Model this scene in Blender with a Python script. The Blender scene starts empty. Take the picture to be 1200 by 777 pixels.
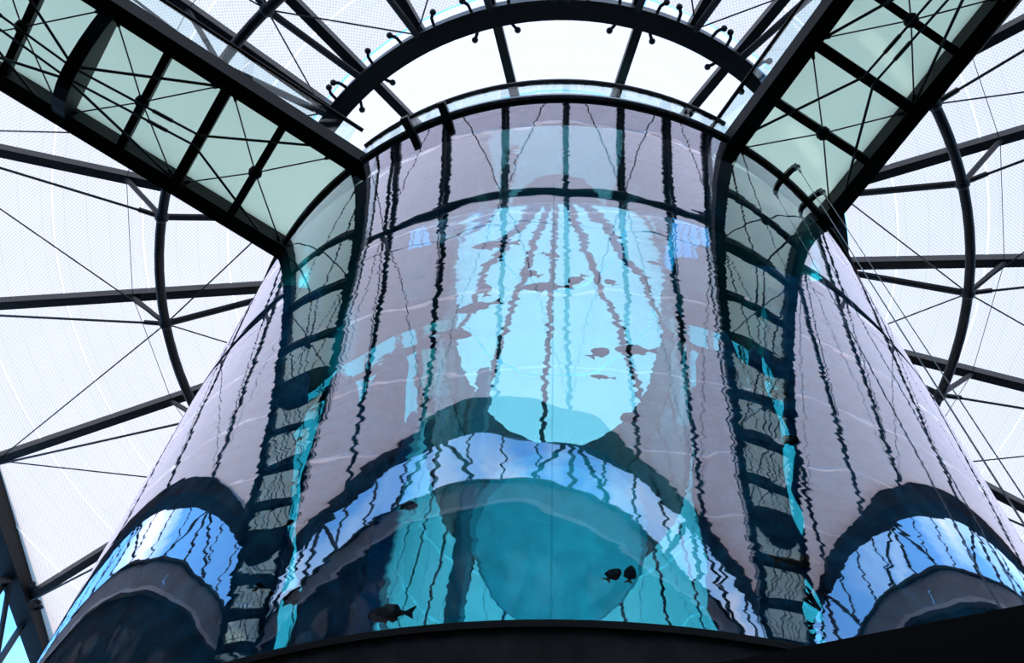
import bpy, math, random
from mathutils import Vector, Matrix
random.seed(7)
S = bpy.context.scene
COL = S.collection
PI = math.pi
ZC = 1.6            # eye height; heights below are measured from the eye and lifted by ZC

# ------------------------------------------------------------------ camera
def setup_camera():
    cd = bpy.data.cameras.new('camera')
    cd.sensor_fit = 'HORIZONTAL'; cd.sensor_width = 36.0
    cd.lens = 36.0 * 1211.36 / 1200.0
    cd.clip_start = 0.05; cd.clip_end = 500
    co = bpy.data.objects.new('camera', cd); COL.objects.link(co)
    right = Vector((0.99901205, 0.02289711, 0.03808722))
    up = Vector((0.00253206, -0.88498344, 0.46561562))
    fwd = Vector((-0.04436781, 0.46505918, 0.8841671))
    m = Matrix((right, up, -fwd)).transposed().to_4x4()
    m.translation = Vector((0, -10.1917, ZC))
    co.matrix_world = m
    S.camera = co
setup_camera()

# ------------------------------------------------------------------ sky and exposure
def setup_world():
    w = bpy.data.worlds.new('sky'); S.world = w; w.use_nodes = True
    nt = w.node_tree; N = nt.nodes; L = nt.links; N.clear()
    tc = N.new('ShaderNodeTexCoord')
    no = N.new('ShaderNodeTexNoise'); no.inputs['Scale'].default_value = 3.2; no.inputs['Detail'].default_value = 6
    no.inputs['Roughness'].default_value = 0.55; no.inputs['Distortion'].default_value = 0.4
    mp = N.new('ShaderNodeMapping'); mp.inputs['Scale'].default_value = (1, 1, 1.7); mp.inputs['Location'].default_value = (2.7, 1.4, 0.6)
    cr = N.new('ShaderNodeValToRGB'); e = cr.color_ramp.elements
    e[0].position = 0.48; e[0].color = (0.12, 0.40, 0.88, 1)
    e[1].position = 0.74; e[1].color = (1.0, 1.0, 1.04, 1)
    m1 = e.new(0.59); m1.color = (0.36, 0.64, 0.98, 1)
    bg = N.new('ShaderNodeBackground'); bg.inputs['Strength'].default_value = 2.75
    out = N.new('ShaderNodeOutputWorld')
    L.new(tc.outputs['Generated'], mp.inputs['Vector']); L.new(mp.outputs[0], no.inputs['Vector'])
    L.new(no.outputs['Fac'], cr.inputs['Fac']); L.new(cr.outputs['Color'], bg.inputs['Color'])
    L.new(bg.outputs[0], out.inputs['Surface'])
setup_world()
sd = bpy.data.lights.new('sun', 'SUN'); sd.energy = 3.0; sd.angle = math.radians(2); sd.color = (1.0, 0.93, 0.86)
so = bpy.data.objects.new('sun', sd); COL.objects.link(so)
so.rotation_euler = (math.radians(-28), math.radians(-22), 0); so.location = (0, 0, 40)
vs = S.view_settings
vs.view_transform = 'Standard'; vs.look = 'None'; vs.gamma = 1.0; vs.use_curve_mapping = False
vs.exposure = 0.0
S.cycles.max_bounces = 14; S.cycles.transmission_bounces = 12; S.cycles.glossy_bounces = 6
S.cycles.transparent_max_bounces = 16; S.cycles.diffuse_bounces = 3
S.cycles.caustics_reflective = False; S.cycles.caustics_refractive = True

# ------------------------------------------------------------------ materials
def mat(name):
    m = bpy.data.materials.new(name); m.use_nodes = True
    m.node_tree.nodes.clear()
    return m, m.node_tree.nodes, m.node_tree.links
def pbr(name, col, rough=0.5, metal=0.0, var=0.15, scale=3.0, bump=0.0, spec=0.5):
    m, N, L = mat(name)
    o = N.new('ShaderNodeOutputMaterial'); b = N.new('ShaderNodeBsdfPrincipled')
    tc = N.new('ShaderNodeTexCoord'); n = N.new('ShaderNodeTexNoise'); n.inputs['Scale'].default_value = scale; n.inputs['Detail'].default_value = 5
    cr = N.new('ShaderNodeValToRGB'); e = cr.color_ramp.elements
    e[0].position = 0.3; e[1].position = 0.7
    e[0].color = tuple(c * (1 - var) for c in col) + (1,); e[1].color = tuple(min(1, c * (1 + var)) for c in col) + (1,)
    L.new(tc.outputs['Object'], n.inputs['Vector']); L.new(n.outputs['Fac'], cr.inputs['Fac']); L.new(cr.outputs['Color'], b.inputs['Base Color'])
    b.inputs['Roughness'].default_value = rough; b.inputs['Metallic'].default_value = metal; b.inputs['Specular IOR Level'].default_value = spec
    if bump:
        bp = N.new('ShaderNodeBump'); bp.inputs['Strength'].default_value = bump; bp.inputs['Distance'].default_value = 0.02
        L.new(n.outputs['Fac'], bp.inputs['Height']); L.new(bp.outputs['Normal'], b.inputs['Normal'])
    L.new(b.outputs[0], o.inputs['Surface'])
    return m
M = {}
M['steel'] = pbr('painted_dark_steel', (0.024, 0.023, 0.025), 0.45, 0, 0.2, 2.0, spec=0.35)
M['black_steel'] = pbr('black_bridge_steel', (0.006, 0.006, 0.007), 0.6, 0, 0.2, 2.0, spec=0.2)
M['rod'] = pbr('tie_rod_steel', (0.018, 0.017, 0.018), 0.4, 0, 0.2, 4.0)
M['grey'] = pbr('brushed_grey_metal', (0.86, 0.84, 0.83), 0.35, 0.0, 0.12, 6.0)
M['concrete'] = pbr('dark_concrete', (0.22, 0.195, 0.175), 0.85, 0, 0.3, 4.0, 0.3, 0.2)
M['parapet'] = pbr('grey_parapet_panel', (0.36, 0.36, 0.35), 0.7, 0, 0.15, 2.0)
M['facade'] = pbr('dark_facade', (0.010, 0.011, 0.013), 0.8, 0, 0.3, 1.5)
M['paver'] = pbr('floor_stone', (0.12, 0.11, 0.10), 0.7, 0, 0.25, 1.0)
M['deck'] = pbr('grey_deck_soffit', (0.22, 0.21, 0.22), 0.8, 0, 0.15, 3.0)
M['pale'] = pbr('pale_matte', (0.80, 0.80, 0.78), 0.7, 0, 0.05, 2.0)
M['black'] = pbr('black_panel', (0.008, 0.008, 0.009), 0.55, 0, 0.3, 3.0, spec=0.25)
M['fish'] = pbr('dark_fish_skin', (0.012, 0.013, 0.015), 0.5, 0, 0.4, 12.0)
M['fish_brown'] = pbr('brown_fish_skin', (0.20, 0.15, 0.11), 0.5, 0, 0.3, 9.0)
M['fish_yellow'] = pbr('yellow_fin', (0.75, 0.50, 0.06), 0.5, 0, 0.2, 9.0)
M['coral'] = pbr('dark_coral', (0.03, 0.03, 0.03), 0.8, 0, 0.4, 10.0)
M['sand'] = pbr('pale_sand', (0.75, 0.72, 0.62), 0.9, 0, 0.1, 8.0)
M['cab'] = pbr('lift_cab_metal', (0.04, 0.50, 0.62), 0.5, 0.0, 0.2, 3.0)
M['blocker'] = pbr('water_blue_rock', (0.05, 0.40, 0.72), 0.9, 0, 0.5, 4.0)  # the water's blue haze is put into this rock colour
M['window'] = pbr('dark_window_glass', (0.02, 0.025, 0.03), 0.08, 0, 0.2, 1.0)

def schlick(N, L):
    g = N.new('ShaderNodeNewGeometry'); d = N.new('ShaderNodeVectorMath'); d.operation = 'DOT_PRODUCT'
    L.new(g.outputs['Normal'], d.inputs[0]); L.new(g.outputs['Incoming'], d.inputs[1])
    def math_(op, a, b):
        n = N.new('ShaderNodeMath'); n.operation = op
        for i, v in enumerate((a, b)):
            if v is None: continue
            if isinstance(v, (int, float)): n.inputs[i].default_value = v
            else: L.new(v, n.inputs[i])
        return n.outputs[0]
    a = math_('SUBTRACT', 1.0, math_('ABSOLUTE', d.outputs['Value'], None))
    return math_('ADD', math_('MULTIPLY', math_('POWER', a, 5.0), 0.96), 0.04)
def thin_glass(name, tint, refl):
    m, N, L = mat(name)
    o = N.new('ShaderNodeOutputMaterial'); t = N.new('ShaderNodeBsdfTransparent'); g = N.new('ShaderNodeBsdfGlossy')
    t.inputs['Color'].default_value = tint + (1,); g.inputs['Roughness'].default_value = 0.02
    mm = N.new('ShaderNodeMath'); mm.operation = 'MULTIPLY'; mm.inputs[1].default_value = refl; mm.use_clamp = True
    x = N.new('ShaderNodeMixShader'); L.new(schlick(N, L), mm.inputs[0]); L.new(mm.outputs[0], x.inputs[0])
    L.new(t.outputs[0], x.inputs[1]); L.new(g.outputs[0], x.inputs[2]); L.new(x.outputs[0], o.inputs['Surface'])
    return m
M['pane'] = thin_glass('clear_window_pane', (0.94, 0.97, 0.98), 0.7)
M['cab_glass'] = thin_glass('smoked_cab_glass', (0.30, 0.36, 0.40), 0.6)
M['rail_glass'] = thin_glass('greenish_balustrade_glass', (0.88, 0.95, 0.95), 0.5)

def frosted(name, col):
    m, N, L = mat(name)
    o = N.new('ShaderNodeOutputMaterial'); t = N.new('ShaderNodeBsdfTranslucent'); d = N.new('ShaderNodeBsdfDiffuse')
    t.inputs['Color'].default_value = col + (1,); d.inputs['Color'].default_value = tuple(c * 0.5 for c in col) + (1,)
    x = N.new('ShaderNodeMixShader'); x.inputs[0].default_value = 0.02
    L.new(t.outputs[0], x.inputs[1]); L.new(d.outputs[0], x.inputs[2]); L.new(x.outputs[0], o.inputs['Surface'])
    return m
M['frosted'] = frosted('frosted_green_glass_floor', (0.76, 0.95, 0.74))

def fabric_mat(name, col, dots):
    """translucent roof sheet: fine pleats across the slope (u = distance from the hub) and a printed dot screen"""
    m, N, L = mat(name)
    o = N.new('ShaderNodeOutputMaterial'); uv = N.new('ShaderNodeUVMap'); uv.uv_map = 'sheet'
    sep = N.new('ShaderNodeSeparateXYZ'); L.new(uv.outputs[0], sep.inputs[0])
    def math_(op, a, b=None, c=None):
        n = N.new('ShaderNodeMath'); n.operation = op
        for i, v in enumerate((a, b, c)):
            if v is None: continue
            if isinstance(v, (int, float)): n.inputs[i].default_value = v
            else: L.new(v, n.inputs[i])
        return n.outputs[0]
    u, v = sep.outputs[0], sep.outputs[1]
    pl = math_('FRACT', math_('MULTIPLY', u, 1 / 0.475))
    pleat = math_('COMPARE', pl, 0.5, 0.018)
    du = math_('SINE', math_('MULTIPLY', u, 2 * PI / 0.085)); dv = math_('SINE', math_('MULTIPLY', v, 2 * PI / 0.085))
    dot = math_('GREATER_THAN', math_('MULTIPLY', du, dv), 0.35)
    noise = N.new('ShaderNodeTexNoise'); noise.inputs['Scale'].default_value = 0.7; L.new(uv.outputs[0], noise.inputs['Vector'])
    k = math_('SUBTRACT', 1.0, math_('ADD', math_('MULTIPLY', dot, dots), math_('MULTIPLY', pleat, 0.10)))
    k = math_('MULTIPLY', k, math_('ADD', 0.94, math_('MULTIPLY', noise.outputs['Fac'], 0.1)))
    mix = N.new('ShaderNodeMixRGB'); mix.blend_type = 'MULTIPLY'; mix.inputs[0].default_value = 1.0
    mix.inputs[1].default_value = col + (1,); L.new(k, mix.inputs[2])
    t = N.new('ShaderNodeBsdfTranslucent'); L.new(mix.outputs[0], t.inputs['Color'])
    L.new(t.outputs[0], o.inputs['Surface'])
    return m
M['fabric'] = fabric_mat('white_roof_sheet', (0.67, 0.482, 0.378), 0.27)
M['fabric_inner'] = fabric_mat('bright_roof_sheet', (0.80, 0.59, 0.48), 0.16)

TANK_R, CORE_R, Z_BOT, Z_WATER, Z_RIM = 5.75, 2.48, 4.64, 15.0, 16.43
def wavy_normal(N, L, amp, fine=1.0):
    """cast acrylic panels are never quite flat: the wall leans a little left and right, changing quickly with height"""
    def math_(op, a, b=None, c=None):
        n = N.new('ShaderNodeMath'); n.operation = op
        for i, v in enumerate((a, b, c)):
            if v is None: continue
            if isinstance(v, (int, float)): n.inputs[i].default_value = v
            else: L.new(v, n.inputs[i])
        return n.outputs[0]
    tc = N.new('ShaderNodeTexCoord'); sep = N.new('ShaderNodeSeparateXYZ'); L.new(tc.outputs['Object'], sep.inputs[0])
    x, y, z = sep.outputs
    th = math_('MULTIPLY', math_('ARCTAN2', x, math_('MULTIPLY', y, -1.0)), TANK_R)
    cx = N.new('ShaderNodeCombineXYZ'); L.new(th, cx.inputs[0]); L.new(z, cx.inputs[1])
    def noise(sx, sz, off, detail=1.0):
        mp = N.new('ShaderNodeMapping'); mp.inputs['Scale'].default_value = (sx, sz, 1); mp.inputs['Location'].default_value = (off, off * 0.7, off); L.new(cx.outputs[0], mp.inputs['Vector'])
        no = N.new('ShaderNodeTexNoise'); no.inputs['Scale'].default_value = 1.0; no.inputs['Detail'].default_value = detail; L.new(mp.outputs[0], no.inputs['Vector'])
        return math_('SUBTRACT', no.outputs['Fac'], 0.5)
    lean = math_('ADD', math_('MULTIPLY', noise(1.1, 11.0, 0.0, 3.0), fine), math_('MULTIPLY', noise(0.8, 1.2, 11.3), 0.45))
    nod = math_('MULTIPLY', noise(1.1, 1.6, 5.1, 2.0), 0.55)
    rad = N.new('ShaderNodeVectorMath'); rad.operation = 'NORMALIZE'
    tx = N.new('ShaderNodeCombineXYZ'); L.new(math_('MULTIPLY', y, -1.0), tx.inputs[0]); L.new(x, tx.inputs[1]); L.new(tx.outputs[0], rad.inputs[0])
    s1 = N.new('ShaderNodeVectorMath'); s1.operation = 'SCALE'; L.new(rad.outputs[0], s1.inputs[0]); L.new(math_('MULTIPLY', lean, amp), s1.inputs['Scale'])
    zz = N.new('ShaderNodeCombineXYZ'); L.new(math_('MULTIPLY', nod, amp), zz.inputs[2])
    geo = N.new('ShaderNodeNewGeometry')
    a1 = N.new('ShaderNodeVectorMath'); L.new(geo.outputs['Normal'], a1.inputs[0]); L.new(s1.outputs[0], a1.inputs[1])
    a2 = N.new('ShaderNodeVectorMath'); L.new(a1.outputs[0], a2.inputs[0]); L.new(zz.outputs[0], a2.inputs[1])
    nn = N.new('ShaderNodeVectorMath'); nn.operation = 'NORMALIZE'; L.new(a2.outputs[0], nn.inputs[0])
    return nn.outputs[0], sep
AMP_REFL, AMP_REFR = 0.052, 0.04
COAT = (0.90, 0.86, 1.0, 1)
def sheen(N, L, base, gain):
    m = N.new('ShaderNodeMath'); m.operation = 'MULTIPLY_ADD'; m.inputs[1].default_value = gain; m.inputs[2].default_value = base; m.use_clamp = True
    L.new(schlick(N, L), m.inputs[0]); return m.outputs[0]
def water_mat():
    m, N, L = mat('acrylic_and_water')
    o = N.new('ShaderNodeOutputMaterial')
    nrm, sep = wavy_normal(N, L, AMP_REFL)
    nrm2, _ = wavy_normal(N, L, AMP_REFR)
    g = N.new('ShaderNodeBsdfGlass'); g.inputs['IOR'].default_value = 1.333; g.inputs['Roughness'].default_value = 0.0
    L.new(nrm2, g.inputs['Normal'])
    r = N.new('ShaderNodeBsdfGlossy'); r.inputs['Roughness'].default_value = 0.0; r.inputs['Color'].default_value = COAT; L.new(nrm, r.inputs['Normal'])
    # the mirror-like coat is only on the outside of the outer wall
    xy = N.new('ShaderNodeCombineXYZ'); L.new(sep.outputs[0], xy.inputs[0]); L.new(sep.outputs[1], xy.inputs[1])
    ln = N.new('ShaderNodeVectorMath'); ln.operation = 'LENGTH'; L.new(xy.outputs[0], ln.inputs[0])
    gt = N.new('ShaderNodeMath'); gt.operation = 'GREATER_THAN'; gt.inputs[1].default_value = TANK_R - 0.05; L.new(ln.outputs['Value'], gt.inputs[0])
    bf = N.new('ShaderNodeNewGeometry'); inv = N.new('ShaderNodeMath'); inv.operation = 'SUBTRACT'; inv.inputs[0].default_value = 1.0; L.new(bf.outputs['Backfacing'], inv.inputs[1])
    k = N.new('ShaderNodeMath'); k.operation = 'MULTIPLY'; L.new(gt.outputs[0], k.inputs[0]); L.new(inv.outputs[0], k.inputs[1])
    f = sheen(N, L, 0.185, 0.9)
    k2 = N.new('ShaderNodeMath'); k2.operation = 'MULTIPLY'; L.new(k.outputs[0], k2.inputs[0]); L.new(f, k2.inputs[1])
    x = N.new('ShaderNodeMixShader'); L.new(k2.outputs[0], x.inputs[0]); L.new(g.outputs[0], x.inputs[1]); L.new(r.outputs[0], x.inputs[2])
    L.new(x.outputs[0], o.inputs['Surface'])
    va = N.new('ShaderNodeVolumeAbsorption'); va.inputs['Color'].default_value = (0.0, 0.865, 0.965, 1); va.inputs['Density'].default_value = 0.34
    vsn = N.new('ShaderNodeVolumeScatter'); vsn.inputs['Color'].default_value = (0.35, 0.70, 1.0, 1); vsn.inputs['Density'].default_value = 0.035
    ad = N.new('ShaderNodeAddShader'); L.new(va.outputs[0], ad.inputs[0]); L.new(vsn.outputs[0], ad.inputs[1])
    L.new(ad.outputs[0], o.inputs['Volume'])
    return m
M['water'] = water_mat()
def acrylic_mat():
    m, N, L = mat('clear_acrylic')
    o = N.new('ShaderNodeOutputMaterial'); nrm, _ = wavy_normal(N, L, AMP_REFL)
    t = N.new('ShaderNodeBsdfTransparent'); t.inputs['Color'].default_value = (0.80, 0.84, 0.86, 1)
    r = N.new('ShaderNodeBsdfGlossy'); r.inputs['Roughness'].default_value = 0.0; r.inputs['Color'].default_value = COAT; L.new(nrm, r.inputs['Normal'])
    x = N.new('ShaderNodeMixShader'); L.new(sheen(N, L, 0.185, 0.9), x.inputs[0]); L.new(t.outputs[0], x.inputs[1]); L.new(r.outputs[0], x.inputs[2])
    L.new(x.outputs[0], o.inputs['Surface'])
    return m
M['acrylic'] = acrylic_mat()

# ------------------------------------------------------------------ mesh helpers
def P(x, yt, z):
    """plan metres from the tank axis (yt towards the viewer), height above the eye -> world"""
    return Vector((x, -yt, z + ZC))
def pol(r, az, z):
    a = math.radians(az); return P(r * math.sin(a), r * math.cos(a), z)
class MB:
    def __init__(s): s.v = []; s.f = []; s.uv = None; s.smooth = False
    def add(s, vs, fs):
        n = len(s.v); s.v += [tuple(v) for v in vs]; s.f += [tuple(i + n for i in f) for f in fs]; return s
    def tube(s, a, b, r, n=8, r2=None):
        a, b = Vector(a), Vector(b); d = (b - a).normalized(); r2 = r if r2 is None else r2
        x = d.orthogonal().normalized(); y = d.cross(x); vs = []
        for c, rr in ((a, r), (b, r2)):
            for k in range(n):
                t = 2 * PI * k / n; vs.append(c + (x * math.cos(t) + y * math.sin(t)) * rr)
        fs = [(k, (k + 1) % n, n + (k + 1) % n, n + k) for k in range(n)] + [tuple(range(n - 1, -1, -1)), tuple(range(n, 2 * n))]
        return s.add(vs, fs)
    def bar(s, a, b, w, h, up=(0, 0, 1)):
        """box section from a to b, w wide and h high (up)"""
        a, b = Vector(a), Vector(b); d = (b - a).normalized(); x = d.cross(Vector(up)).normalized(); y = x.cross(d)
        vs = [c + x * (i * w / 2) + y * (j * h / 2) for c in (a, b) for i, j in ((-1, -1), (1, -1), (1, 1), (-1, 1))]
        return s.add(vs, [(3, 2, 1, 0), (4, 5, 6, 7), (0, 1, 5, 4), (1, 2, 6, 5), (2, 3, 7, 6), (3, 0, 4, 7)])
    def box(s, c, size, rz=0):
        c = Vector(c); R = Matrix.Rotation(rz, 3, 'Z'); vs = []
        for k in (-1, 1):
            for i, j in ((-1, -1), (1, -1), (1, 1), (-1, 1)): vs.append(c + R @ Vector((i * size[0] / 2, j * size[1] / 2, k * size[2] / 2)))
        return s.add(vs, [(3, 2, 1, 0), (4, 5, 6, 7), (0, 1, 5, 4), (1, 2, 6, 5), (2, 3, 7, 6), (3, 0, 4, 7)])
    def ball(s, c, r, n=8, m=6, sc=(1, 1, 1)):
        c = Vector(c); vs = [c + Vector((0, 0, r * sc[2]))]
        for i in range(1, m):
            for k in range(n):
                t = PI * i / m; q = 2 * PI * k / n
                vs.append(c + Vector((r * sc[0] * math.sin(t) * math.cos(q), r * sc[1] * math.sin(t) * math.sin(q), r * sc[2] * math.cos(t))))
        vs.append(c - Vector((0, 0, r * sc[2]))); fs = [(0, 1 + k, 1 + (k + 1) % n) for k in range(n)]
        for i in range(m - 2):
            for k in range(n):
                a = 1 + i * n + k; b = 1 + i * n + (k + 1) % n; fs.append((a, a + n, b + n, b))
        e = len(vs) - 1; o = 1 + (m - 2) * n
        fs += [(e, o + (k + 1) % n, o + k) for k in range(n)]
        return s.add(vs, fs)
    def ring(s, prof, n=96, a0=-180, a1=180):
        """profile [(r,z)] closed, swept round the tank axis from azimuth a0 to a1"""
        full = abs(a1 - a0 - 360) < 1e-6; m = n if full else n + 1; k = len(prof); vs = []
        for i in range(m):
            az = a0 + (a1 - a0) * i / n
            vs += [pol(r, az, z) for r, z in prof]
        fs = []
        for i in range(n):
            j = (i + 1) % m
            for q in range(k): fs.append((i * k + q, i * k + (q + 1) % k, j * k + (q + 1) % k, j * k + q))
        if not full: fs += [tuple(range(k - 1, -1, -1)), tuple((m - 1) * k + q for q in range(k))]
        return s.add(vs, fs)
    def ring_tube(s, r, z, rad, n=96, k=8): return s.ring([(r + rad * math.cos(2 * PI * q / k), z + rad * math.sin(2 * PI * q / k)) for q in range(k)], n)
    def path(s, pts, r, n=6):
        for a, b in zip(pts, pts[1:]): s.tube(a, b, r, n)
        return s
    def build(s, name, material, parent=None, smooth=False, recalc=True):
        import bmesh
        me = bpy.data.meshes.new(name); 
        o = bpy.data.objects.new(name, me); COL.objects.link(o)
        org = parent.matrix_world.translation if parent else Vector((0, 0, 0))
        me.from_pydata([tuple(Vector(v) - org) for v in s.v], [], s.f); me.update()
        if s.uv:
            ul = me.uv_layers.new(name='sheet')
            for li, l in enumerate(me.loops): ul.data[li].uv = s.uv[l.vertex_index]
        if recalc:
            bm = bmesh.new(); bm.from_mesh(me); bmesh.ops.recalc_face_normals(bm, faces=bm.faces); bm.to_mesh(me); bm.free()
        if smooth:
            for p in me.polygons: p.use_smooth = True
        me.materials.append(material)
        if parent: o.parent = parent
        return o
def tag(o, label=None, cat=None, group=None, kind=None):
    if label: o['label'] = label
    if cat: o['category'] = cat
    if group: o['group'] = group
    if kind: o['kind'] = kind
    return o
def empty(name, loc, label=None, cat=None, group=None, kind=None):
    o = bpy.data.objects.new(name, None); COL.objects.link(o); o.empty_display_size = 0.2
    o.matrix_world = Matrix.Translation(Vector(loc)); return tag(o, label, cat, group, kind)

# ------------------------------------------------------------------ setting: plan of the atrium
QUAD = [(-14.45, 11.6), (12.7, 16.7), (16.6, -12.9), (-13.75, -17.0)]      # front-left, front-right, back-right, back-left
SIDES = ['front', 'right', 'back', 'left']
Z_PAR, Z_EDGE0, Z_EDGE1 = 17.75, 20.0, 20.75
def r_edge(az):
    a = math.radians(az); d = (math.sin(a), math.cos(a)); best = 1e9
    for i in range(4):
        p, q = QUAD[i], QUAD[(i + 1) % 4]; ex, ey = q[0] - p[0], q[1] - p[1]
        den = d[0] * ey - d[1] * ex
        if abs(den) < 1e-9: continue
        t = (p[0] * ey - p[1] * ex) / den; s = (p[0] * d[1] - p[1] * d[0]) / den
        if t > 0 and -1e-6 <= s <= 1 + 1e-6: best = min(best, t)
    return best
def z_roof(r): return 22.6 - 0.14 * r
def lerp2(p, q, t): return (p[0] + (q[0] - p[0]) * t, p[1] + (q[1] - p[1]) * t)

fl = MB().add([P(x * 1.02, y * 1.02, z) for z in (-ZC - 0.3, -ZC) for x, y in QUAD], [(0, 1, 2, 3), (7, 6, 5, 4), (0, 4, 5, 1), (1, 5, 6, 2), (2, 6, 7, 3), (3, 7, 4, 0)])
tag(fl.build('floor', M['paver']), kind='structure')

for i, side in enumerate(SIDES):
    p, q = QUAD[i], QUAD[(i + 1) % 4]
    ex, ey = q[0] - p[0], q[1] - p[1]; ln = math.hypot(ex, ey); ex /= ln; ey /= ln
    nx, ny = ey, -ex
    if nx * (p[0] + q[0]) + ny * (p[1] + q[1]) < 0: nx, ny = -nx, -ny     # outward
    def at(s, off, z): return P(p[0] + ex * s + nx * off, p[1] + ey * s + ny * off, z)
    w = MB().bar(at(0, 0.35, (Z_PAR - 1.0 - ZC) / 2), at(ln, 0.35, (Z_PAR - 1.0 - ZC) / 2), 0.5, Z_PAR - 1.0 + ZC)
    wall = tag(w.build('wall_' + side, M['facade']), kind='structure')
    # parapet band of grey panels above the wall, a brighter coping on top
    npan = 12
    for k in range(npan):
        a, b = ln * k / npan + 0.02, ln * (k + 1) / npan - 0.02
        MB().bar(at(a, 0.25, Z_PAR - 0.5), at(b, 0.25, Z_PAR - 0.5), 0.3, 1.0).build('parapet_panel', M['parapet'], wall)
    MB().bar(at(0, 0.22, Z_PAR + 0.04), at(ln, 0.22, Z_PAR + 0.04), 0.4, 0.08).build('coping', M['steel'], wall)
    MB().bar(at(0, 0.08, Z_PAR - 1.06), at(ln, 0.08, Z_PAR - 1.06), 0.3, 0.14).build('ledge', M['pale'], wall)
    # storeys: floor bands and windows set proud of the dark wall
    for st in range(3):
        zb = Z_PAR - 1.9 - st * 3.4
        MB().bar(at(0, 0.04, zb - 2.9), at(ln, 0.04, zb - 2.9), 0.16, 0.5).build('floor_band', M['parapet'], wall)
        for k in range(9):
            c = ln * (k + 0.5) / 9
            fr = MB().bar(at(c - 1.1, 0.06, zb - 1.3), at(c + 1.1, 0.06, zb - 1.3), 0.1, 2.1).build('window_frame', M['facade'], wall)
            for sgn in (-1, 1):
                MB().bar(at(c + sgn * 0.53 - 0.48, 0.0, zb - 1.3), at(c + sgn * 0.53 + 0.48, 0.0, zb - 1.3), 0.04, 1.9).build('pane', M['window'], fr)
    # clerestory glazing between parapet and roof edge
    h0, h1 = Z_PAR + 0.08, Z_EDGE0
    wn = MB().bar(at(0, 0.2, h0 + 0.06), at(ln, 0.2, h0 + 0.06), 0.14, 0.12).build('window_%d' % (i + 1), M['steel'])
    tag(wn, kind='structure')
    nm = max(8, int(round(ln / 1.55)))
    for k in range(nm + 1):
        s = ln * k / nm
        wd = 0.20 if k % 4 == 2 else 0.09
        MB().bar(at(s, 0.2, h0), at(s, 0.2, h1), wd, 0.14, (nx, -ny, 0)).build('mullion', M['steel'], wn)
        if k < nm:
            a, b = s + 0.05, ln * (k + 1) / nm - 0.05
            MB().add([at(a, 0.2, h0 + 0.12), at(b, 0.2, h0 + 0.12), at(b, 0.2, h1), at(a, 0.2, h1)], [(0, 1, 2, 3)]).build('pane', M['pane'], wn, recalc=False)
    # raking braces either side of every fourth mullion
    for k in range(2, nm, 4):
        s = ln * k / nm
        for sg in (-1, 1):
            MB().tube(at(s, 0.05, h1 - 0.05), at(s + sg * 1.75, 0.05, h0 + 0.1), 0.075, 6).build('brace', M['steel'], wn)
    e = MB().bar(at(-0.2, 0.1, (Z_EDGE0 + Z_EDGE1) / 2), at(ln + 0.2, 0.1, (Z_EDGE0 + Z_EDGE1) / 2), 0.5, Z_EDGE1 - Z_EDGE0)
    tag(e.build('trim_%d' % (i + 1), M['black_steel']), kind='structure')

# ------------------------------------------------------------------ roof sheets (the ceiling)
AZ = [-178, -164, -150, -135.5, -121, -106.7, -90, -73.1, -60.5, -49.2, -39.4, -26, -12, 2, 14.5, 25.4, 35.3, 46, 57, 69, 85.6, 102.2, 116.4, 131, 146, 161]
AZ_IN = [-174, -147, -120, -93, -66, -39.2, -11.8, 16, 35.2, 62, 89, 116, 143]
RB = [6.6, 7.65, 9.5, 11.4, 13.3, 15.2, 17.1, 19.0, 21.0]
RING_R, RING_Z, LOW_R, LOW_Z = 6.27, 21.4, 8.57, 19.78
hub = MB().ring([(0.32, 22.72), (0.42, 22.72), (0.42, 22.5), (0.32, 22.5)], 24)
ceiling = tag(hub.build('ceiling', M['steel']), kind='structure')
M['seam'] = fabric_mat('bright_roof_seam', (1.0, 0.80, 0.66), 0.25)
def strip(a0, a1, r0, r1, gap_r, gap_s, material, lift=0.14, name='roof_panel'):
    n = 4; pts = []; inner = []; outer = []
    for k in range(n + 1):
        az = a0 + (a1 - a0) * k / n; lim = r_edge(az) - 0.05
        inner.append((az, min(r0 + gap_r, lim))); outer.append((az, min(r1 - gap_r, lim)))
    if all(o[1] - i[1] < 0.05 for i, o in zip(inner, outer)): return None
    mb = MB(); vs = []; uv = []
    for (az, r), (az2, r2) in zip(inner, outer):
        for a_, r_ in ((az, r), (az2, r2)):
            # pull the two ends in beside the rafters
            da = math.degrees(gap_s / max(r_, 0.5)); aa = min(max(a_, a0 + da), a1 - da)
            vs.append(pol(r_, aa, z_roof(r_) + lift)); uv.append((r_, math.radians(aa - (a0 + a1) / 2) * r_))
    fs = [(2 * k, 2 * k + 2, 2 * k + 3, 2 * k + 1) for k in range(n) if outer[k][1] - inner[k][1] + outer[k + 1][1] - inner[k + 1][1] > 0.02]
    mb.add(vs, fs); mb.uv = uv
    return mb.build(name, material, ceiling, recalc=False)
for i, a0 in enumerate(AZ):
    a1 = AZ[(i + 1) % len(AZ)]
    if a1 < a0: a1 += 360
    for k in range(len(RB) - 1):
        strip(a0, a1, RB[k], RB[k + 1], 0.02, 0.0, M['fabric'])
        if k: strip(a0, a1, RB[k] - 0.03, RB[k] + 0.03, 0.0, 0.0, M['seam'], 0.12, 'seam')
for i, a0 in enumerate(AZ_IN):
    a1 = AZ_IN[(i + 1) % len(AZ_IN)]
    if a1 < a0: a1 += 360
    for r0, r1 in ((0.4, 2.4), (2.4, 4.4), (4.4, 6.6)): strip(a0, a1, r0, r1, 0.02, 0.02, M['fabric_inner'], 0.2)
    MB().bar(pol(0.35, a0, z_roof(0.35)), pol(RING_R, a0, z_roof(RING_R)), 0.19, 0.24).build('glazing_bar', M['steel'], ceiling)

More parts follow.
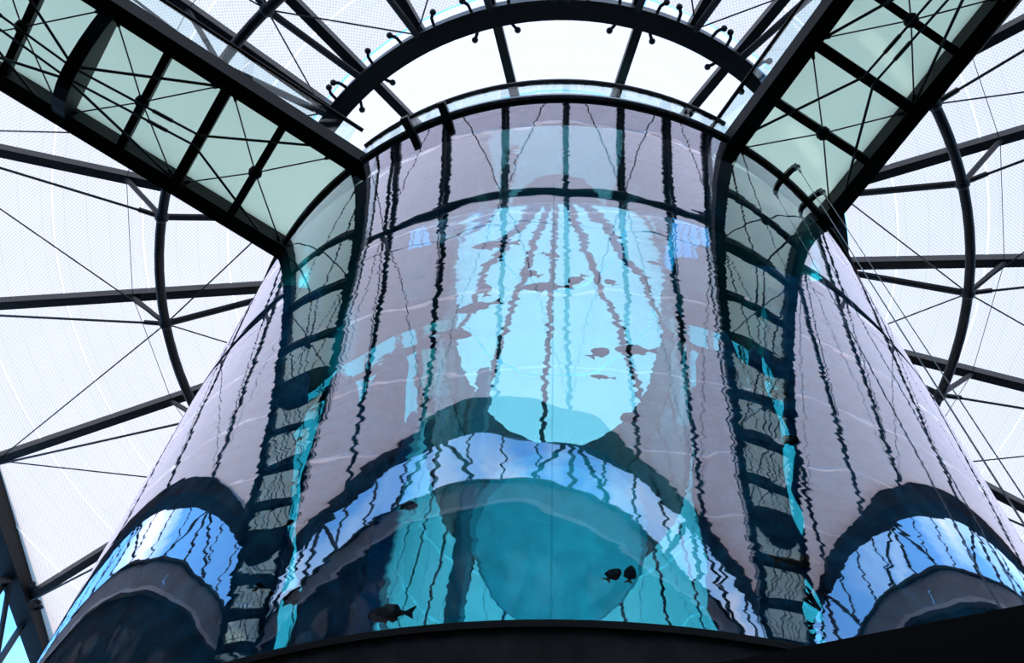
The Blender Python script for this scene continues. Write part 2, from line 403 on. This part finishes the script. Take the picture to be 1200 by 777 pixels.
# ------------------------------------------------------------------ roof steel
rb = empty('ring_beam', P(0, 0, RING_Z), 'wide dark steel ring beam around the bright middle of the roof', 'beam')
MB().ring([(RING_R - 0.2, RING_Z - 0.22), (RING_R + 0.2, RING_Z - 0.22), (RING_R + 0.2, RING_Z + 0.25), (RING_R - 0.2, RING_Z + 0.25)], 128).build('ring', M['steel'], rb)
for az in AZ:
    if abs(az) > 50: continue
    for sg in (-1, 1):
        for rr, out in ((RING_R + 0.2, 1), (RING_R - 0.2, -1)):
            if out < 0 and not any(abs(az - b) < 2.5 for b in AZ_IN): continue
            if out < 0: L_ = 0.04
            else: L_ = 0.16
            a = az + sg * 3.4
            pts = [pol(rr, a, RING_Z - 0.1), pol(rr + out * L_, a + sg * 0.2, RING_Z - 0.12), pol(rr + out * (L_ + 0.1), a + sg * 0.9, RING_Z - 0.15)]
            MB().path(pts, 0.035, 6).ball(pts[-1], 0.07, 8, 6).build('hook', M['steel'], rb)
lr = MB().ring_tube(LOW_R, LOW_Z, 0.105, 128, 10).build('ring_tube', M['steel'], smooth=True)
tag(lr, 'slender curved steel tube ring hung below the roof rafters on struts', 'beam')
RAFTER_LABEL = {
    -121: 'roof rafter low on the left side meeting the edge beam by two hooks', -106.7: 'roof rafter on the left side below the level one, sloping down outward',
    -90: 'nearly level roof rafter on the left side behind the lower ring tube', -73.1: 'roof rafter on the left side just under the glass floored bridge',
    -49.2: 'roof rafter running just above the left bridge handrail into the ring beam', -39.4: 'roof rafter at upper left, second above the left bridge',
    -26: 'short length of roof rafter at the top edge left of the middle', 25.4: 'short length of roof rafter at the top edge right of the middle',
    35.3: 'roof rafter at upper right, reaching the ring beam beside the right bridge handrail', 69: 'roof rafter on the right side just under the right bridge',
    85.6: 'nearly level roof rafter on the right side crossing the lower ring tube', 102.2: 'roof rafter on the right side below the level one, sloping down outward',
    -60.5: 'roof rafter passing above the glass floor of the left bridge', 46: 'roof rafter passing above the right bridge, nearer the ring beam handrail side',
    57: 'roof rafter passing above the right bridge, nearer the outer beam',
    -12: 'left one of three roof rafters mirrored in the upper middle of the tank', 2: 'middle one of three roof rafters mirrored in the upper middle of the tank',
    14.5: 'right one of three roof rafters mirrored in the upper middle of the tank',
    -135.5: 'first from the left of the roof rafters hidden behind the tank', -150: 'second from the left of the roof rafters hidden behind the tank',
    -164: 'third from the left of the roof rafters hidden behind the tank', -178: 'middle one of the roof rafters hidden behind the tank',
    161: 'third from the right of the roof rafters hidden behind the tank', 146: 'second from the right of the roof rafters hidden behind the tank',
    131: 'first from the right of the roof rafters hidden behind the tank',
    116.4: 'short length of roof rafter low on the right beside the tank edge'}
def on_rafter(az, r): return pol(r, az, z_roof(r) - 0.1)
for i, az in enumerate(AZ):
    re = r_edge(az); prv, nxt = AZ[i - 1], AZ[(i + 1) % len(AZ)]
    lab = RAFTER_LABEL[az]
    t = empty('rafter', pol(RING_R, az, z_roof(RING_R)), lab, 'rafter', 'radial roof rafters')
    MB().bar(pol(RING_R, az, z_roof(RING_R)), pol(re, az, z_roof(re)), 0.20, 0.28).build('top_chord', M['steel'], t)
    node = pol(LOW_R, az, LOW_Z)
    MB().ball(node, 0.15, 10, 8).build('node', M['steel'], t)
    MB().tube(node, on_rafter(az, 9.8), 0.06, 8).build('strut', M['steel'], t)
    MB().tube(node, pol(RING_R + 0.15, az, RING_Z - 0.15), 0.075, 8).build('lower_chord', M['steel'], t)
    rod = MB().tube(node, pol(re - 0.2, az, z_roof(re) - 0.25), 0.028, 6).tube(node, node + (pol(re, az, z_roof(re)) - node).normalized() * 0.5, 0.055, 6)
    rod.build('tie_rod', M['rod'], t)
    if i % 2 == 0:
        for nb in (prv, nxt):
            rn = min(r_edge(nb) - 0.3, 16.5)
            MB().tube(node, on_rafter(nb, rn), 0.017, 5).build('bracing_rod', M['rod'], t)
            MB().tube(node, pol(RING_R + 0.2, nb, RING_Z - 0.15), 0.017, 5).build('bracing_rod', M['rod'], t)
    else:
        MB().tube(on_rafter(az, 9.8), on_rafter(nxt, 9.8), 0.008, 5).build('hanger_wire', M['rod'], t)
        MB().tube(on_rafter(az, 9.8), on_rafter(prv, 9.8), 0.008, 5).build('hanger_wire', M['rod'], t)
# hooks where a rafter meets the left edge beam
for az, d in ((-120.2, 0.0), (-122.2, 0.0)):
    a = pol(r_edge(az) - 0.1, az, Z_EDGE0 + 0.25); b = pol(r_edge(az) - 0.42, az - 0.2, Z_EDGE0 + 0.2); c = pol(r_edge(az) - 0.5, az + 0.5, Z_EDGE0 + 0.15)
    MB().path([a, b, c], 0.035, 6).ball(c, 0.08, 8, 6).build('hook', M['steel'], bpy.data.objects['trim_4'])
# ------------------------------------------------------------------ bridges
def bridge(px, py, dx, dy, label, start, length=12.6):
    t = empty('footbridge', P(px, py, 16.8), label, 'bridge')
    vx, vy = dy, -dx                               # across
    def B(s, v, z): return P(px + dx * s + vx * v, py + dy * s + vy * v, z)
    zs, zd = 16.36, 16.82
    for sg in (-1, 1):
        MB().bar(B(start[sg > 0], sg * 1.05, (zs + zd) / 2), B(length, sg * 1.05, (zs + zd) / 2), 0.27, zd - zs).build('edge_beam', M['black_steel'], t)
    nb = int(length / 1.04)
    for k in range(1, nb + 1):
        s = 1.04 * k
        if k % 4 == 0:
            mb = MB(); pts = []
            for q in range(9):
                v = -1.05 + 2.1 * q / 8; pts.append((v, zs + 0.02 - 0.62 * (1 - (v / 1.05) ** 2)))
            vs = []
            for (v, zl) in pts:
                for ds, z in ((-0.11, zd - 0.1), (0.11, zd - 0.1), (0.11, zl), (-0.11, zl)): vs.append(B(s + ds, v, z))
            fs = [(4 * q + a, 4 * q + (a + 1) % 4, 4 * q + 4 + (a + 1) % 4, 4 * q + 4 + a) for q in range(8) for a in range(4)] + [(3, 2, 1, 0), (32, 33, 34, 35)]
            mb.add(vs, fs).build('deep_cross_beam', M['black_steel'], t)
        else:
            wd = 0.17 if k % 2 == 0 else 0.13
            MB().bar(B(s, -0.95, zs + 0.12), B(s, 0.95, zs + 0.12), wd, 0.2).build('cross_beam', M['black_steel'], t)
            if k % 2 == 1:
                nd = B(s, 0, zs - 0.02)
                MB().ball(nd, 0.12, 10, 8).build('rod_node', M['black_steel'], t)
                for ss in (-0.95, 0.95):
                    for sg in (-1, 1):
                        e = B(s + ss, sg * 0.95, zs + 0.12)
                        MB().tube(nd, e, 0.013, 5).tube(e + (nd - e) * 0.12, e, 0.028, 6).build('bracing_rod', M['rod'], t)
    for k in range(4, nb + 1, 4):                  # underslung rods from every deep cross beam
        s = 1.04 * k; zb = zs - 0.52
        for ds in (-1, 1):
            for sg in (-1, 1):
                MB().tube(B(s, sg * 0.12, zb), B(s + ds * 2.08, sg * 0.98, zs + 0.1), 0.024, 6).build('tie_rod', M['rod'], t)
                m = B(s + ds * 2.08, sg * 0.10, zs - 0.16)
                a = B(s, sg * 0.10, zb)
                MB().tube(a, m, 0.02, 6).tube(a + (m - a) * 0.62, a + (m - a) * 0.78, 0.032, 6).build('tie_rod', M['rod'], t)
                MB().tube(m, B(s + ds * 3.7, sg * 0.95, zs + 0.05), 0.022, 6).build('tie_rod', M['rod'], t)
    for k in range(nb + 1):
        s0, s1 = (1.04 * k if k else -0.05) + 0.01, min(1.04 * (k + 1), length) - 0.01
        MB().add([B(s0 + (start[0] if not k else 0), -0.95, zd - 0.07), B(s1, -0.95, zd - 0.07), B(s1, 0.95, zd - 0.07), B(s0 + (start[1] if not k else 0), 0.95, zd - 0.07)], [(0, 1, 2, 3)]).build('floor_panel', M['frosted'], t, recalc=False)
    for sg in (-1, 1):
        n = 6
        for k in range(n):
            s0, s1 = length * k / n + 0.015, length * (k + 1) / n - 0.015
            MB().bar(B(s0, sg * 1.17, zd + 0.42), B(s1, sg * 1.17, zd + 0.42), 0.02, 0.9).build('glass_panel', M['rail_glass'], t)
        MB().bar(B(-0.1, sg * 1.17, zd + 0.9), B(length, sg * 1.17, zd + 0.9), 0.06, 0.06).build('handrail', M['black_steel'], t)
    return t
bridge(-4.2, 4.0, -0.812, 0.584, 'glass floored steel footbridge rising from the tank rim to the upper left', (-0.12, -0.55))
bridge(3.7, 4.3, 0.5385, 0.8426, 'glass floored steel footbridge rising from the tank rim to the upper right', (-0.2, -0.15))

# ------------------------------------------------------------------ the aquarium
tank = empty('aquarium', P(0, 0, Z_BOT), 'giant round aquarium of mirror-like acrylic filled with turquoise water', 'aquarium')
def water_body():
    mb = MB(); n = 256; vs = []; fs = []
    def rim(r, z):
        o = len(vs)
        for k in range(n): vs.append(pol(r, 360.0 * k / n, z))
        return o
    def band(a, b):
        for k in range(n): fs.append((a + k, a + (k + 1) % n, b + (k + 1) % n, b + k))
    o0, o1 = rim(TANK_R, Z_BOT), rim(TANK_R, Z_WATER); band(o0, o1)
    i0, i1 = rim(CORE_R, Z_WATER), rim(CORE_R, Z_BOT); band(i0, i1)
    t0, t1 = rim(TANK_R, Z_WATER), rim(CORE_R, Z_WATER); band(t0, t1)
    b0, b1 = rim(CORE_R, Z_BOT), rim(TANK_R, Z_BOT); band(b0, b1)
    mb.add(vs, fs); return mb
wb = water_body().build('water_filled_wall', M['water'], tank, smooth=True, recalc=False)
def shell(r, z0, z1, name):
    mb = MB(); n = 256; vs = [pol(r, 360.0 * k / n, z) for z in (z0, z1) for k in range(n)]
    mb.add(vs, [(k, (k + 1) % n, n + (k + 1) % n, n + k) for k in range(n)])
    return mb.build(name, M['acrylic'], tank, smooth=True, recalc=False)
shell(TANK_R, Z_WATER + 0.005, Z_RIM, 'upper_wall')
MB().ring([(TANK_R - 0.10, Z_RIM), (TANK_R + 0.03, Z_RIM), (TANK_R + 0.03, Z_RIM + 0.05), (TANK_R - 0.10, Z_RIM + 0.05)], 192).build('rim_seal', M['black'], tank)
MB().ring([(TANK_R - 0.25, Z_RIM + 0.07), (TANK_R + 0.07, Z_RIM + 0.05), (TANK_R + 0.01, Z_RIM + 0.36), (TANK_R - 0.25, Z_RIM + 0.36)], 192).build('rim_collar', M['grey'], tank)
A0, A1 = -36, 30
nseg = 10
for k in range(nseg):
    a, b = A0 + (A1 - A0) * k / nseg + 0.12, A0 + (A1 - A0) * (k + 1) / nseg - 0.12
    MB().ring([(TANK_R + 0.0, Z_RIM + 0.37), (TANK_R + 0.02, Z_RIM + 0.37), (TANK_R + 0.02, Z_RIM + 1.08), (TANK_R, Z_RIM + 1.08)], 6, a, b).build('glass_panel', M['rail_glass'], tank)
MB().ring([(TANK_R - 0.03, Z_RIM + 1.08), (TANK_R + 0.05, Z_RIM + 1.08), (TANK_R + 0.05, Z_RIM + 1.15), (TANK_R - 0.03, Z_RIM + 1.15)], 64, A0, A1).build('handrail', M['steel'], tank)
for az in (-0.45, 89.5, 179.5, -90.5):
    MB().ring([(TANK_R + 0.001, Z_BOT), (TANK_R + 0.006, Z_BOT), (TANK_R + 0.006, 12.5), (TANK_R + 0.001, 12.5)], 1, az - 0.07, az + 0.07).build('wall_joint', M['rail_glass'], tank)
MB().ring([(CORE_R - 0.02, Z_WATER + 0.01), (CORE_R + 0.02, Z_WATER + 0.01), (CORE_R + 0.02, Z_RIM), (CORE_R - 0.02, Z_RIM)], 96).build('core_baffle', M['steel'], tank)  # opaque screen added to block light crossing above the water
MB().ring([(TANK_R - 0.16, Z_WATER + 0.01), (TANK_R - 0.12, Z_WATER + 0.01), (TANK_R - 0.12, Z_RIM), (TANK_R - 0.16, Z_RIM)], 96, 62, 298).build('rear_baffle', M['steel'], tank)  # dark lining added to keep side and rear light out
MB().ring([(3.3, Z_RIM - 0.02), (TANK_R - 0.13, Z_RIM - 0.02), (TANK_R - 0.13, Z_RIM + 0.07), (3.3, Z_RIM + 0.07)], 48, -33, 28).build('walkway_deck', M['deck'], tank)
# pedestal
ped = empty('pedestal', P(0, 0, -ZC), 'dark round concrete pedestal under the turquoise tank', 'pedestal')
MB().ring([(TANK_R - 0.6, -ZC), (TANK_R - 0.25, -ZC), (TANK_R - 0.25, Z_BOT - 0.55), (TANK_R - 0.6, Z_BOT - 0.55)], 128).build('drum', M['concrete'], ped, smooth=False)
MB().ring([(0.0, Z_BOT - 0.55), (TANK_R + 0.02, Z_BOT - 0.55), (TANK_R + 0.05, Z_BOT - 0.06), (0.0, Z_BOT - 0.06)], 192).build('ring_slab', M['concrete'], ped)
MB().ring([(TANK_R - 0.3, Z_BOT - 0.06), (TANK_R + 0.07, Z_BOT - 0.06), (TANK_R + 0.07, Z_BOT), (TANK_R - 0.3, Z_BOT)], 192).build('lip', M['black'], ped)
def disc(cx, cy, r, z0, z1, n=48):
    mb = MB(); vs = [P(cx + r * math.cos(2 * PI * k / n), cy + r * math.sin(2 * PI * k / n), z) for z in (z0, z1) for k in range(n)]
    return mb.add(vs, [(k, (k + 1) % n, n + (k + 1) % n, n + k) for k in range(n)] + [tuple(range(n - 1, -1, -1)), tuple(range(n, 2 * n))])
disc(0, -11.6, 3.0, -ZC, -ZC + 0.3).build('bounce_disc', M['pale'], bpy.data.objects['floor'])  # unseen pale disc, added to brighten the cyan strips in the water
MB().box(P(0, -13.6, 9.12), (0.6, 0.6, 0.2)).tube(P(0, -13.6, 9.2), P(0, -15.2, 9.5), 0.05, 6).build('added_floodlight', M['black'], bpy.data.objects['wall_back'])  # unseen lamp added to brighten the pale disc on the floor
fd = bpy.data.lights.new('added_flood', 'AREA'); fd.energy = 1500; fd.size = 0.5; fd.spread = math.radians(60)
fo = bpy.data.objects.new('added_flood', fd); COL.objects.link(fo); fo.location = P(0, -13.6, 9.0); fo.rotation_euler = (math.radians(-12), 0, 0)
# canopy edge close to the viewer at the lower right
can = MB(); cz = 2.6
d_ = Vector((0.962, 0.27)); n_ = Vector((0.27, -0.962))
def K(s, o, z): return P(0.7 + d_.x * s + n_.x * o, 7.6 + d_.y * s + n_.y * o, z)
can.add([K(s, o, z) for z in (cz - 0.28, cz) for s, o in ((-3, 0), (8, 0), (8, 2.6), (-3, 1.2))], [(0, 1, 2, 3), (7, 6, 5, 4), (0, 4, 5, 1), (1, 5, 6, 2), (2, 6, 7, 3), (3, 7, 4, 0)])
tag(can.build('canopy', M['black']), 'black flat canopy edge crossing the lower right corner', 'canopy')

# rim hooks
for az, lab in ((-24.4, 'dark rim bracket left of the middle, nearer the left bridge'), (-18.1, 'dark rim bracket left of the middle, farther from the left bridge'),
                (40.3, 'dark rim bracket beside the right bridge, the upper of two with wires'), (46.3, 'dark rim bracket beside the right bridge, the lower of two with wires')):
    t = empty('rim_bracket', pol(TANK_R, az, Z_RIM), lab, 'bracket', 'brackets on the tank rim')
    arm = MB()
    pts = [pol(5.5, az, Z_RIM - 0.12), pol(5.62, az, Z_RIM + 0.0), pol(5.95, az, Z_RIM + 0.02), pol(6.05, az, Z_RIM - 0.04)] if az > 0 else [pol(5.52, az, Z_RIM - 0.02), pol(6.04, az, Z_RIM - 0.02)]
    for a, b in zip(pts, pts[1:]): arm.bar(a, b, 0.13 if az < 0 else 0.085, 0.13 if az < 0 else 0.085)
    arm.build('arm', M['steel'], t)
    if az > 0:
        e = pol(6.05, az, Z_RIM - 0.08)
        MB().ball(e, 0.05, 8, 6).tube(e, e - Vector((0, 0, 0.25)), 0.02, 6).build('pulley', M['grey'], t)
        for da in (-0.25, 0.25):
            b = pol(6.05, az + da, 0.5)
            MB().tube(e, b, 0.006, 5).build('wire', M['grey'], t)

# ------------------------------------------------------------------ inside the tank
lift = empty('lift', P(0, 0, 10.6), 'added round teal lift platform on a mast in the dry core of the tank', 'lift')  # platform and mast added to darken the middle of the core
MB().ring([(0.0, 10.6), (1.25, 10.6), (1.35, 10.7), (1.35, 10.78), (0.0, 10.78)], 64).build('platform', M['cab'], lift)
MB().ring([(1.30, 10.78), (1.34, 10.78), (1.34, 10.92), (1.30, 10.92)], 64).build('kerb', M['cab'], lift)
for sg in (-1,): MB().box(P(sg * 1.50, 0, (Z_BOT + 14.8) / 2), (0.24, 0.3, 14.8 - Z_BOT)).build('mast', M['cab'], lift)
MB().ring([(0, Z_BOT + 0.02), (2.25, Z_BOT + 0.02), (2.25, Z_BOT + 0.08), (0, Z_BOT + 0.08)], 48).build('added_uplight', M['grey'], lift)  # unseen lamp disc, added to brighten the platform underside
cd_ = bpy.data.lights.new('core_fill', 'AREA'); cd_.energy = 42; cd_.spread = math.radians(50); cd_.shape = 'DISK'; cd_.size = 4.4; cd_.color = (0.7, 0.85, 1.0)
co_ = bpy.data.objects.new('core_fill', cd_); COL.objects.link(co_); co_.rotation_euler = (PI, 0, 0); co_.location = P(0, 0, Z_BOT + 0.12)
from mathutils import noise as mn
def blocker(label, edge_lo, edge_hi, ztop, seed):  # rocks added to block light coming through the water
    """added rock built up against the wall: ragged sides follow the two edges [(azimuth, height)], ragged top at ztop"""
    n, m = 26, 44; z0 = Z_BOT + 0.02; vs = []
    def ip(tab, z):
        if z <= tab[0][1]: return tab[0][0]
        for (a, za), (b, zb) in zip(tab, tab[1:]):
            if z <= zb: return a + (b - a) * (z - za) / (zb - za)
        return tab[-1][0]
    fs = []
    for j in range(m + 1):
        for i in range(n + 1):
            u = i / n
            zt = ztop + 1.2 * (mn.noise(Vector((u * 5, seed, 0)))) - 0.8 * (2 * u - 1) ** 2
            z = z0 + (zt - z0) * j / m
            lo = ip(edge_lo, z); hi = ip(edge_hi, z)
            jag = 0.9 * mn.noise(Vector((seed * 3.1, z * 2.2, 1))) + 0.5 * mn.noise(Vector((seed, z * 7, 4)))
            jag2 = 0.9 * mn.noise(Vector((seed * 2.3, z * 2.2, 7))) + 0.5 * mn.noise(Vector((seed, z * 7, 9)))
            az = lo + jag + (hi + jag2 - lo - jag) * u
            r = 5.50 - 0.25 * (2 * u - 1) ** 4 + 0.14 * mn.noise(Vector((az * 0.12, z * 1.1, seed)))
            vs.append(pol(r, az, z))
    w = n + 1; front = len(vs)
    for j in range(m + 1):
        for i in range(n + 1):
            v = vs[j * w + i]; k = 0.955
            vs.append(Vector((v.x * k, v.y * k, v.z)))
    for j in range(m):
        for i in range(n):
            a = j * w + i; fs.append((a, a + 1, a + w + 1, a + w)); b = a + front; fs.append((b, b + w, b + w + 1, b + 1))
    per = [i for i in range(w)] + [j * w + n for j in range(1, m + 1)] + [m * w + i for i in range(n - 1, -1, -1)] + [j * w for j in range(m - 1, 0, -1)]
    for a, b in zip(per, per[1:] + per[:1]): fs.append((b, a, a + front, b + front))
    o = MB().add(vs, fs).build('blocker_rock', M['blocker'], smooth=True)
    return tag(o, label, 'rock', 'reef rocks added in the water')
blocker('tall added dark reef rock filling the left flank of the tank outside the bright cyan strip',
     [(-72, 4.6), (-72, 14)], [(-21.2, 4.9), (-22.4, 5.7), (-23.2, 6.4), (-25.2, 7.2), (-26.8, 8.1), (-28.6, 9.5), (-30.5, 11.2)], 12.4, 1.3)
blocker('added dark reef rock at lower left between the narrow and the wide cyan light strips',
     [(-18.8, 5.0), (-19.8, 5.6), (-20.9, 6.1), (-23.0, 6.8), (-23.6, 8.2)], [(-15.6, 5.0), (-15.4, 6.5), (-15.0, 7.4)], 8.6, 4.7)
blocker('added dark reef rock at lower right just inside the cyan light strip',
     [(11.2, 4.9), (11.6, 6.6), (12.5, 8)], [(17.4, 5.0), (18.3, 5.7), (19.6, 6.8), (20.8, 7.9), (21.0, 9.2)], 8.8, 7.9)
blocker('tall added dark reef rock filling the right flank of the tank outside the bright cyan strip',
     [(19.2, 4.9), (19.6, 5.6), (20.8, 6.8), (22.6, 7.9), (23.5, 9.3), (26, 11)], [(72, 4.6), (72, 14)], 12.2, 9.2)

def coral(base, size, label, seed):
    rnd = random.Random(seed); mb = MB(); out = Vector((base[0], -base[1], 0)).normalized()
    def grow(p, d, l, r, depth):
        q = p + d * l; mb.tube(p, q, r, 6, r * 0.75)
        if depth == 0: mb.ball(q, r * 0.9, 6, 4); return
        for k in range(3):
            nd = (d + Vector((rnd.uniform(-1, 1), rnd.uniform(-1, 1), rnd.uniform(-0.3, 0.8))) * 0.75).normalized()
            grow(q, nd, l * rnd.uniform(0.6, 0.9), r * 0.7, depth - 1)
    b = P(*base)
    for k in range(4):
        d = Vector((rnd.uniform(-1, 1), rnd.uniform(-1, 1), rnd.uniform(-0.4, 1))).normalized()
        grow(b, d, size * 0.35, size * 0.09, 3)
    mb.ball(b, size * 0.22, 8, 6)
    return tag(mb.build('coral', M['coral']), label, 'coral', 'branching corals in the tank')
coral((-1.83, 4.86, 5.60), 0.30, 'dark branching coral reaching into the left cyan strip', 3)
coral((1.78, 4.84, 5.45), 0.26, 'dark branching coral reaching into the foot of the right cyan strip', 8)

def fish(nose, tail, tall, kind, label, material, group=None):
    a, b = P(*nose), P(*tail); L_ = (a - b).length; fx = (a - b).normalized()
    out = Vector((a.x, a.y, 0)).normalized(); side = (out - fx * out.dot(fx)).normalized(); up = fx.cross(side)
    if up.z < 0 or (abs(up.z) < 0.3 and up.x < 0): up = -up; 
    o = empty('fish', (a + b) / 2, label, 'fish', group)
    def W(x, y, z): return b + fx * (x * L_) + side * (y * L_) + up * (z * L_)
    prof = {'slim': [(0.20, .16, .3), (.30, .34, .5), (.45, .75, .8), (.62, 1, 1), (.78, .92, .95), (.90, .62, .7), (.97, .3, .4), (1.0, .06, .1)],
            'deep': [(0.20, .22, .3), (.28, .55, .5), (.40, .90, .8), (.58, 1, 1), (.75, .90, .95), (.88, .60, .75), (.96, .28, .45), (1.0, .06, .1)],
            'shark': [(0.16, .14, .3), (.28, .40, .5), (.45, .80, .8), (.65, 1, 1), (.80, .86, .95), (.91, .56, .75), (.97, .28, .45), (1.0, .06, .1)]}[kind]
    mb = MB(); vs = []; n = 12
    for x, h, w in prof:
        for k in range(n):
            t = 2 * PI * k / n; vs.append(W(x, 0.5 * tall * (0.42 if kind == 'deep' else 0.6) * w * math.sin(t) * 0.9, 0.5 * tall * h * math.cos(t)))
    fs = [(j * n + k, j * n + (k + 1) % n, (j + 1) * n + (k + 1) % n, (j + 1) * n + k) for j in range(len(prof) - 1) for k in range(n)]
    fs += [tuple(range(n - 1, -1, -1)), tuple((len(prof) - 1) * n + k for k in range(n))]
    mb.add(vs, fs).build('body', material, o, smooth=True)
    def fin(name, pts, m=material, th=0.012):
        f = MB(); q = [W(x, th, z) for x, z in pts] + [W(x, -th, z) for x, z in pts]; k = len(pts)
        f.add(q, [tuple(range(k)), tuple(range(2 * k - 1, k - 1, -1))] + [(i, k + i, k + (i + 1) % k, (i + 1) % k) for i in range(k)])
        return f.build(name, m, o)
    T = tall
    tm = M['fish_yellow'] if kind == 'deep' and 'yellow' in label else material
    fin('tail_fin', [(0.22, .09 * T), (0.0, .42 * T), (0.06, 0), (0.0, -.42 * T), (0.22, -.09 * T)], tm)
    if kind == 'deep':
        fin('dorsal_fin', [(.84, .36 * T), (.62, .58 * T), (.34, .55 * T), (.26, .30 * T), (.5, .42 * T)]); fin('anal_fin', [(.66, -.42 * T), (.45, -.58 * T), (.30, -.48 * T), (.26, -.26 * T), (.45, -.4 * T)])
    elif kind == 'shark':
        fin('dorsal_fin', [(.66, .42 * T), (.55, .85 * T), (.50, .40 * T)]); fin('anal_fin', [(.40, -.3 * T), (.30, -.55 * T), (.30, -.22 * T)])
    else:
        fin('dorsal_fin', [(.76, .42 * T), (.66, .62 * T), (.42, .55 * T), (.32, .22 * T), (.55, .40 * T)]); fin('anal_fin', [(.52, -.38 * T), (.42, -.56 * T), (.32, -.42 * T), (.34, -.2 * T)])
    for s_ in (-1, 1):
        f = MB(); w_ = 0.5 * tall * 0.45
        q = [W(.78, s_ * w_, -.12 * T), W(.62, s_ * (w_ + .12), -.34 * T), (W(.58, s_ * (w_ + .07), -.20 * T)), W(.70, s_ * w_, -.02 * T)]
        q += [v + up * 0.01 * L_ for v in q]
        f.add(q, [(0, 1, 2, 3), (7, 6, 5, 4), (0, 4, 5, 1), (1, 5, 6, 2), (2, 6, 7, 3), (3, 7, 4, 0)]).build('pectoral_fin', material, o)
        MB().ball(W(.91, s_ * 0.5 * tall * 0.36 * (0.7 if kind == 'deep' else 1), .10 * T), 0.022 * L_, 6, 5).build('eye', M['black'], o)
    return o
FISH = [
 ((-1.25, 4.90, 5.33), (-0.93, 4.97, 5.30), .46, 'slim', 'large dark fish gliding left just above the tank bottom on bright cyan', 'fish'),
 ((0.41, 5.08, 5.64), (0.31, 5.09, 5.51), .55, 'deep', 'tilted dark surgeonfish with a yellow tail, left one of the close pair', 'fish'),
 ((0.49, 5.08, 5.68), (0.46, 5.08, 5.50), .42, 'deep', 'upright dark surgeonfish with a yellow tail, right one of the close pair', 'fish'),
 ((-1.04, 4.89, 6.49), (-1.22, 4.85, 6.56), .50, 'slim', 'small brownish fish against the mirrored sky windows at lower left', 'fish_brown'),
 ((0.51, 4.87, 8.89), (0.92, 4.81, 8.94), .40, 'slim', 'long grey fish at the right edge of the bright middle of the tank', 'fish'),
 ((0.45, 4.88, 8.88), (0.28, 4.89, 8.70), .60, 'slim', 'stout dark fish slanting up just left of the long grey fish', 'fish'),
 ((0.28, 4.69, 8.54), (0.51, 4.67, 8.52), .25, 'slim', 'thin fish level below the stout slanting one in the bright middle', 'fish'),
 ((0.51, 4.87, 7.67), (0.70, 4.85, 7.78), .60, 'slim', 'reddish brown fish below the bright middle on the right', 'fish_brown'),
 ((-0.38, 4.58, 10.89), (-0.17, 4.60, 10.73), .55, 'slim', 'small stout dark fish above the left end of the long dark fish', 'fish'),
 ((-0.37, 4.49, 10.57), (0.17, 4.50, 10.57), .32, 'slim', 'longest dark fish lying level across the centre of the bright middle', 'fish'),
 ((0.12, 4.80, 10.35), (0.28, 4.79, 10.60), .45, 'slim', 'dark fish curving steeply upward at the right end of the longest fish', 'fish'),
 ((0.02, 4.60, 11.24), (-0.18, 4.60, 11.37), .40, 'slim', 'small slim fish sloping down right near the top of the bright middle', 'fish'),
 ((0.49, 4.57, 10.70), (0.58, 4.56, 10.57), .70, 'deep', 'tiny round dark fish right of the longest fish', 'fish'),
 ((0.95, 4.91, 10.92), (1.14, 4.87, 10.87), .40, 'slim', 'small slim fish at the upper right edge of the bright middle', 'fish'),
 ((-0.81, 4.83, 9.23), (-1.24, 4.74, 9.44), .38, 'slim', 'spindle shaped brownish fish heading right at the left edge of the bright middle', 'fish_brown'),
 ((-1.01, 4.18, 10.35), (-0.55, 4.26, 10.48), .38, 'slim', 'long hazy grey fish left of centre above the spindle shaped brown one', 'fish'),
 ((-0.93, 4.30, 11.91), (-0.40, 4.38, 11.89), .35, 'slim', 'long hazy fish highest in the bright middle at its upper left', 'fish'),
 ((-0.82, 4.63, 11.05), (-0.58, 4.66, 11.16), .35, 'slim', 'small slender fish below the highest long fish', 'fish'),
 ((-0.76, 4.64, 10.58), (-0.71, 4.65, 10.24), .35, 'slim', 'small dark fish pointing straight up left of the longest fish', 'fish'),
 ((1.80, 5.33, 5.68), (1.44, 5.44, 5.58), .32, 'shark', 'slim brown shark swimming right across the lower right cyan strip', 'fish_brown'),
 ((2.04, 4.78, 8.48), (1.82, 4.87, 8.18), .32, 'slim', 'dark fish at the top of the right cyan strip', 'fish'),
 ((1.99, 4.81, 7.68), (1.80, 4.88, 7.46), .35, 'slim', 'dark fish halfway up the right cyan strip', 'fish'),
 ((-2.15, 4.74, 8.25), (-2.26, 4.68, 8.25), .50, 'slim', 'tiny dark fish topmost on the left cyan strip', 'fish'),
 ((-2.19, 4.72, 7.79), (-2.28, 4.67, 7.77), .55, 'slim', 'tiny dark fish second from the top on the left cyan strip', 'fish'),
 ((-2.11, 4.75, 7.06), (-2.23, 4.70, 7.07), .55, 'slim', 'tiny dark fish third from the top on the left cyan strip', 'fish'),
 ((-2.00, 4.80, 6.50), (-2.12, 4.75, 6.51), .55, 'slim', 'tiny dark fish lowest on the left cyan strip above the coral', 'fish'),
]
for a, b, t_, k_, lab, m_ in FISH: fish(a, b, t_, k_, lab, M[m_], 'fish in the aquarium')
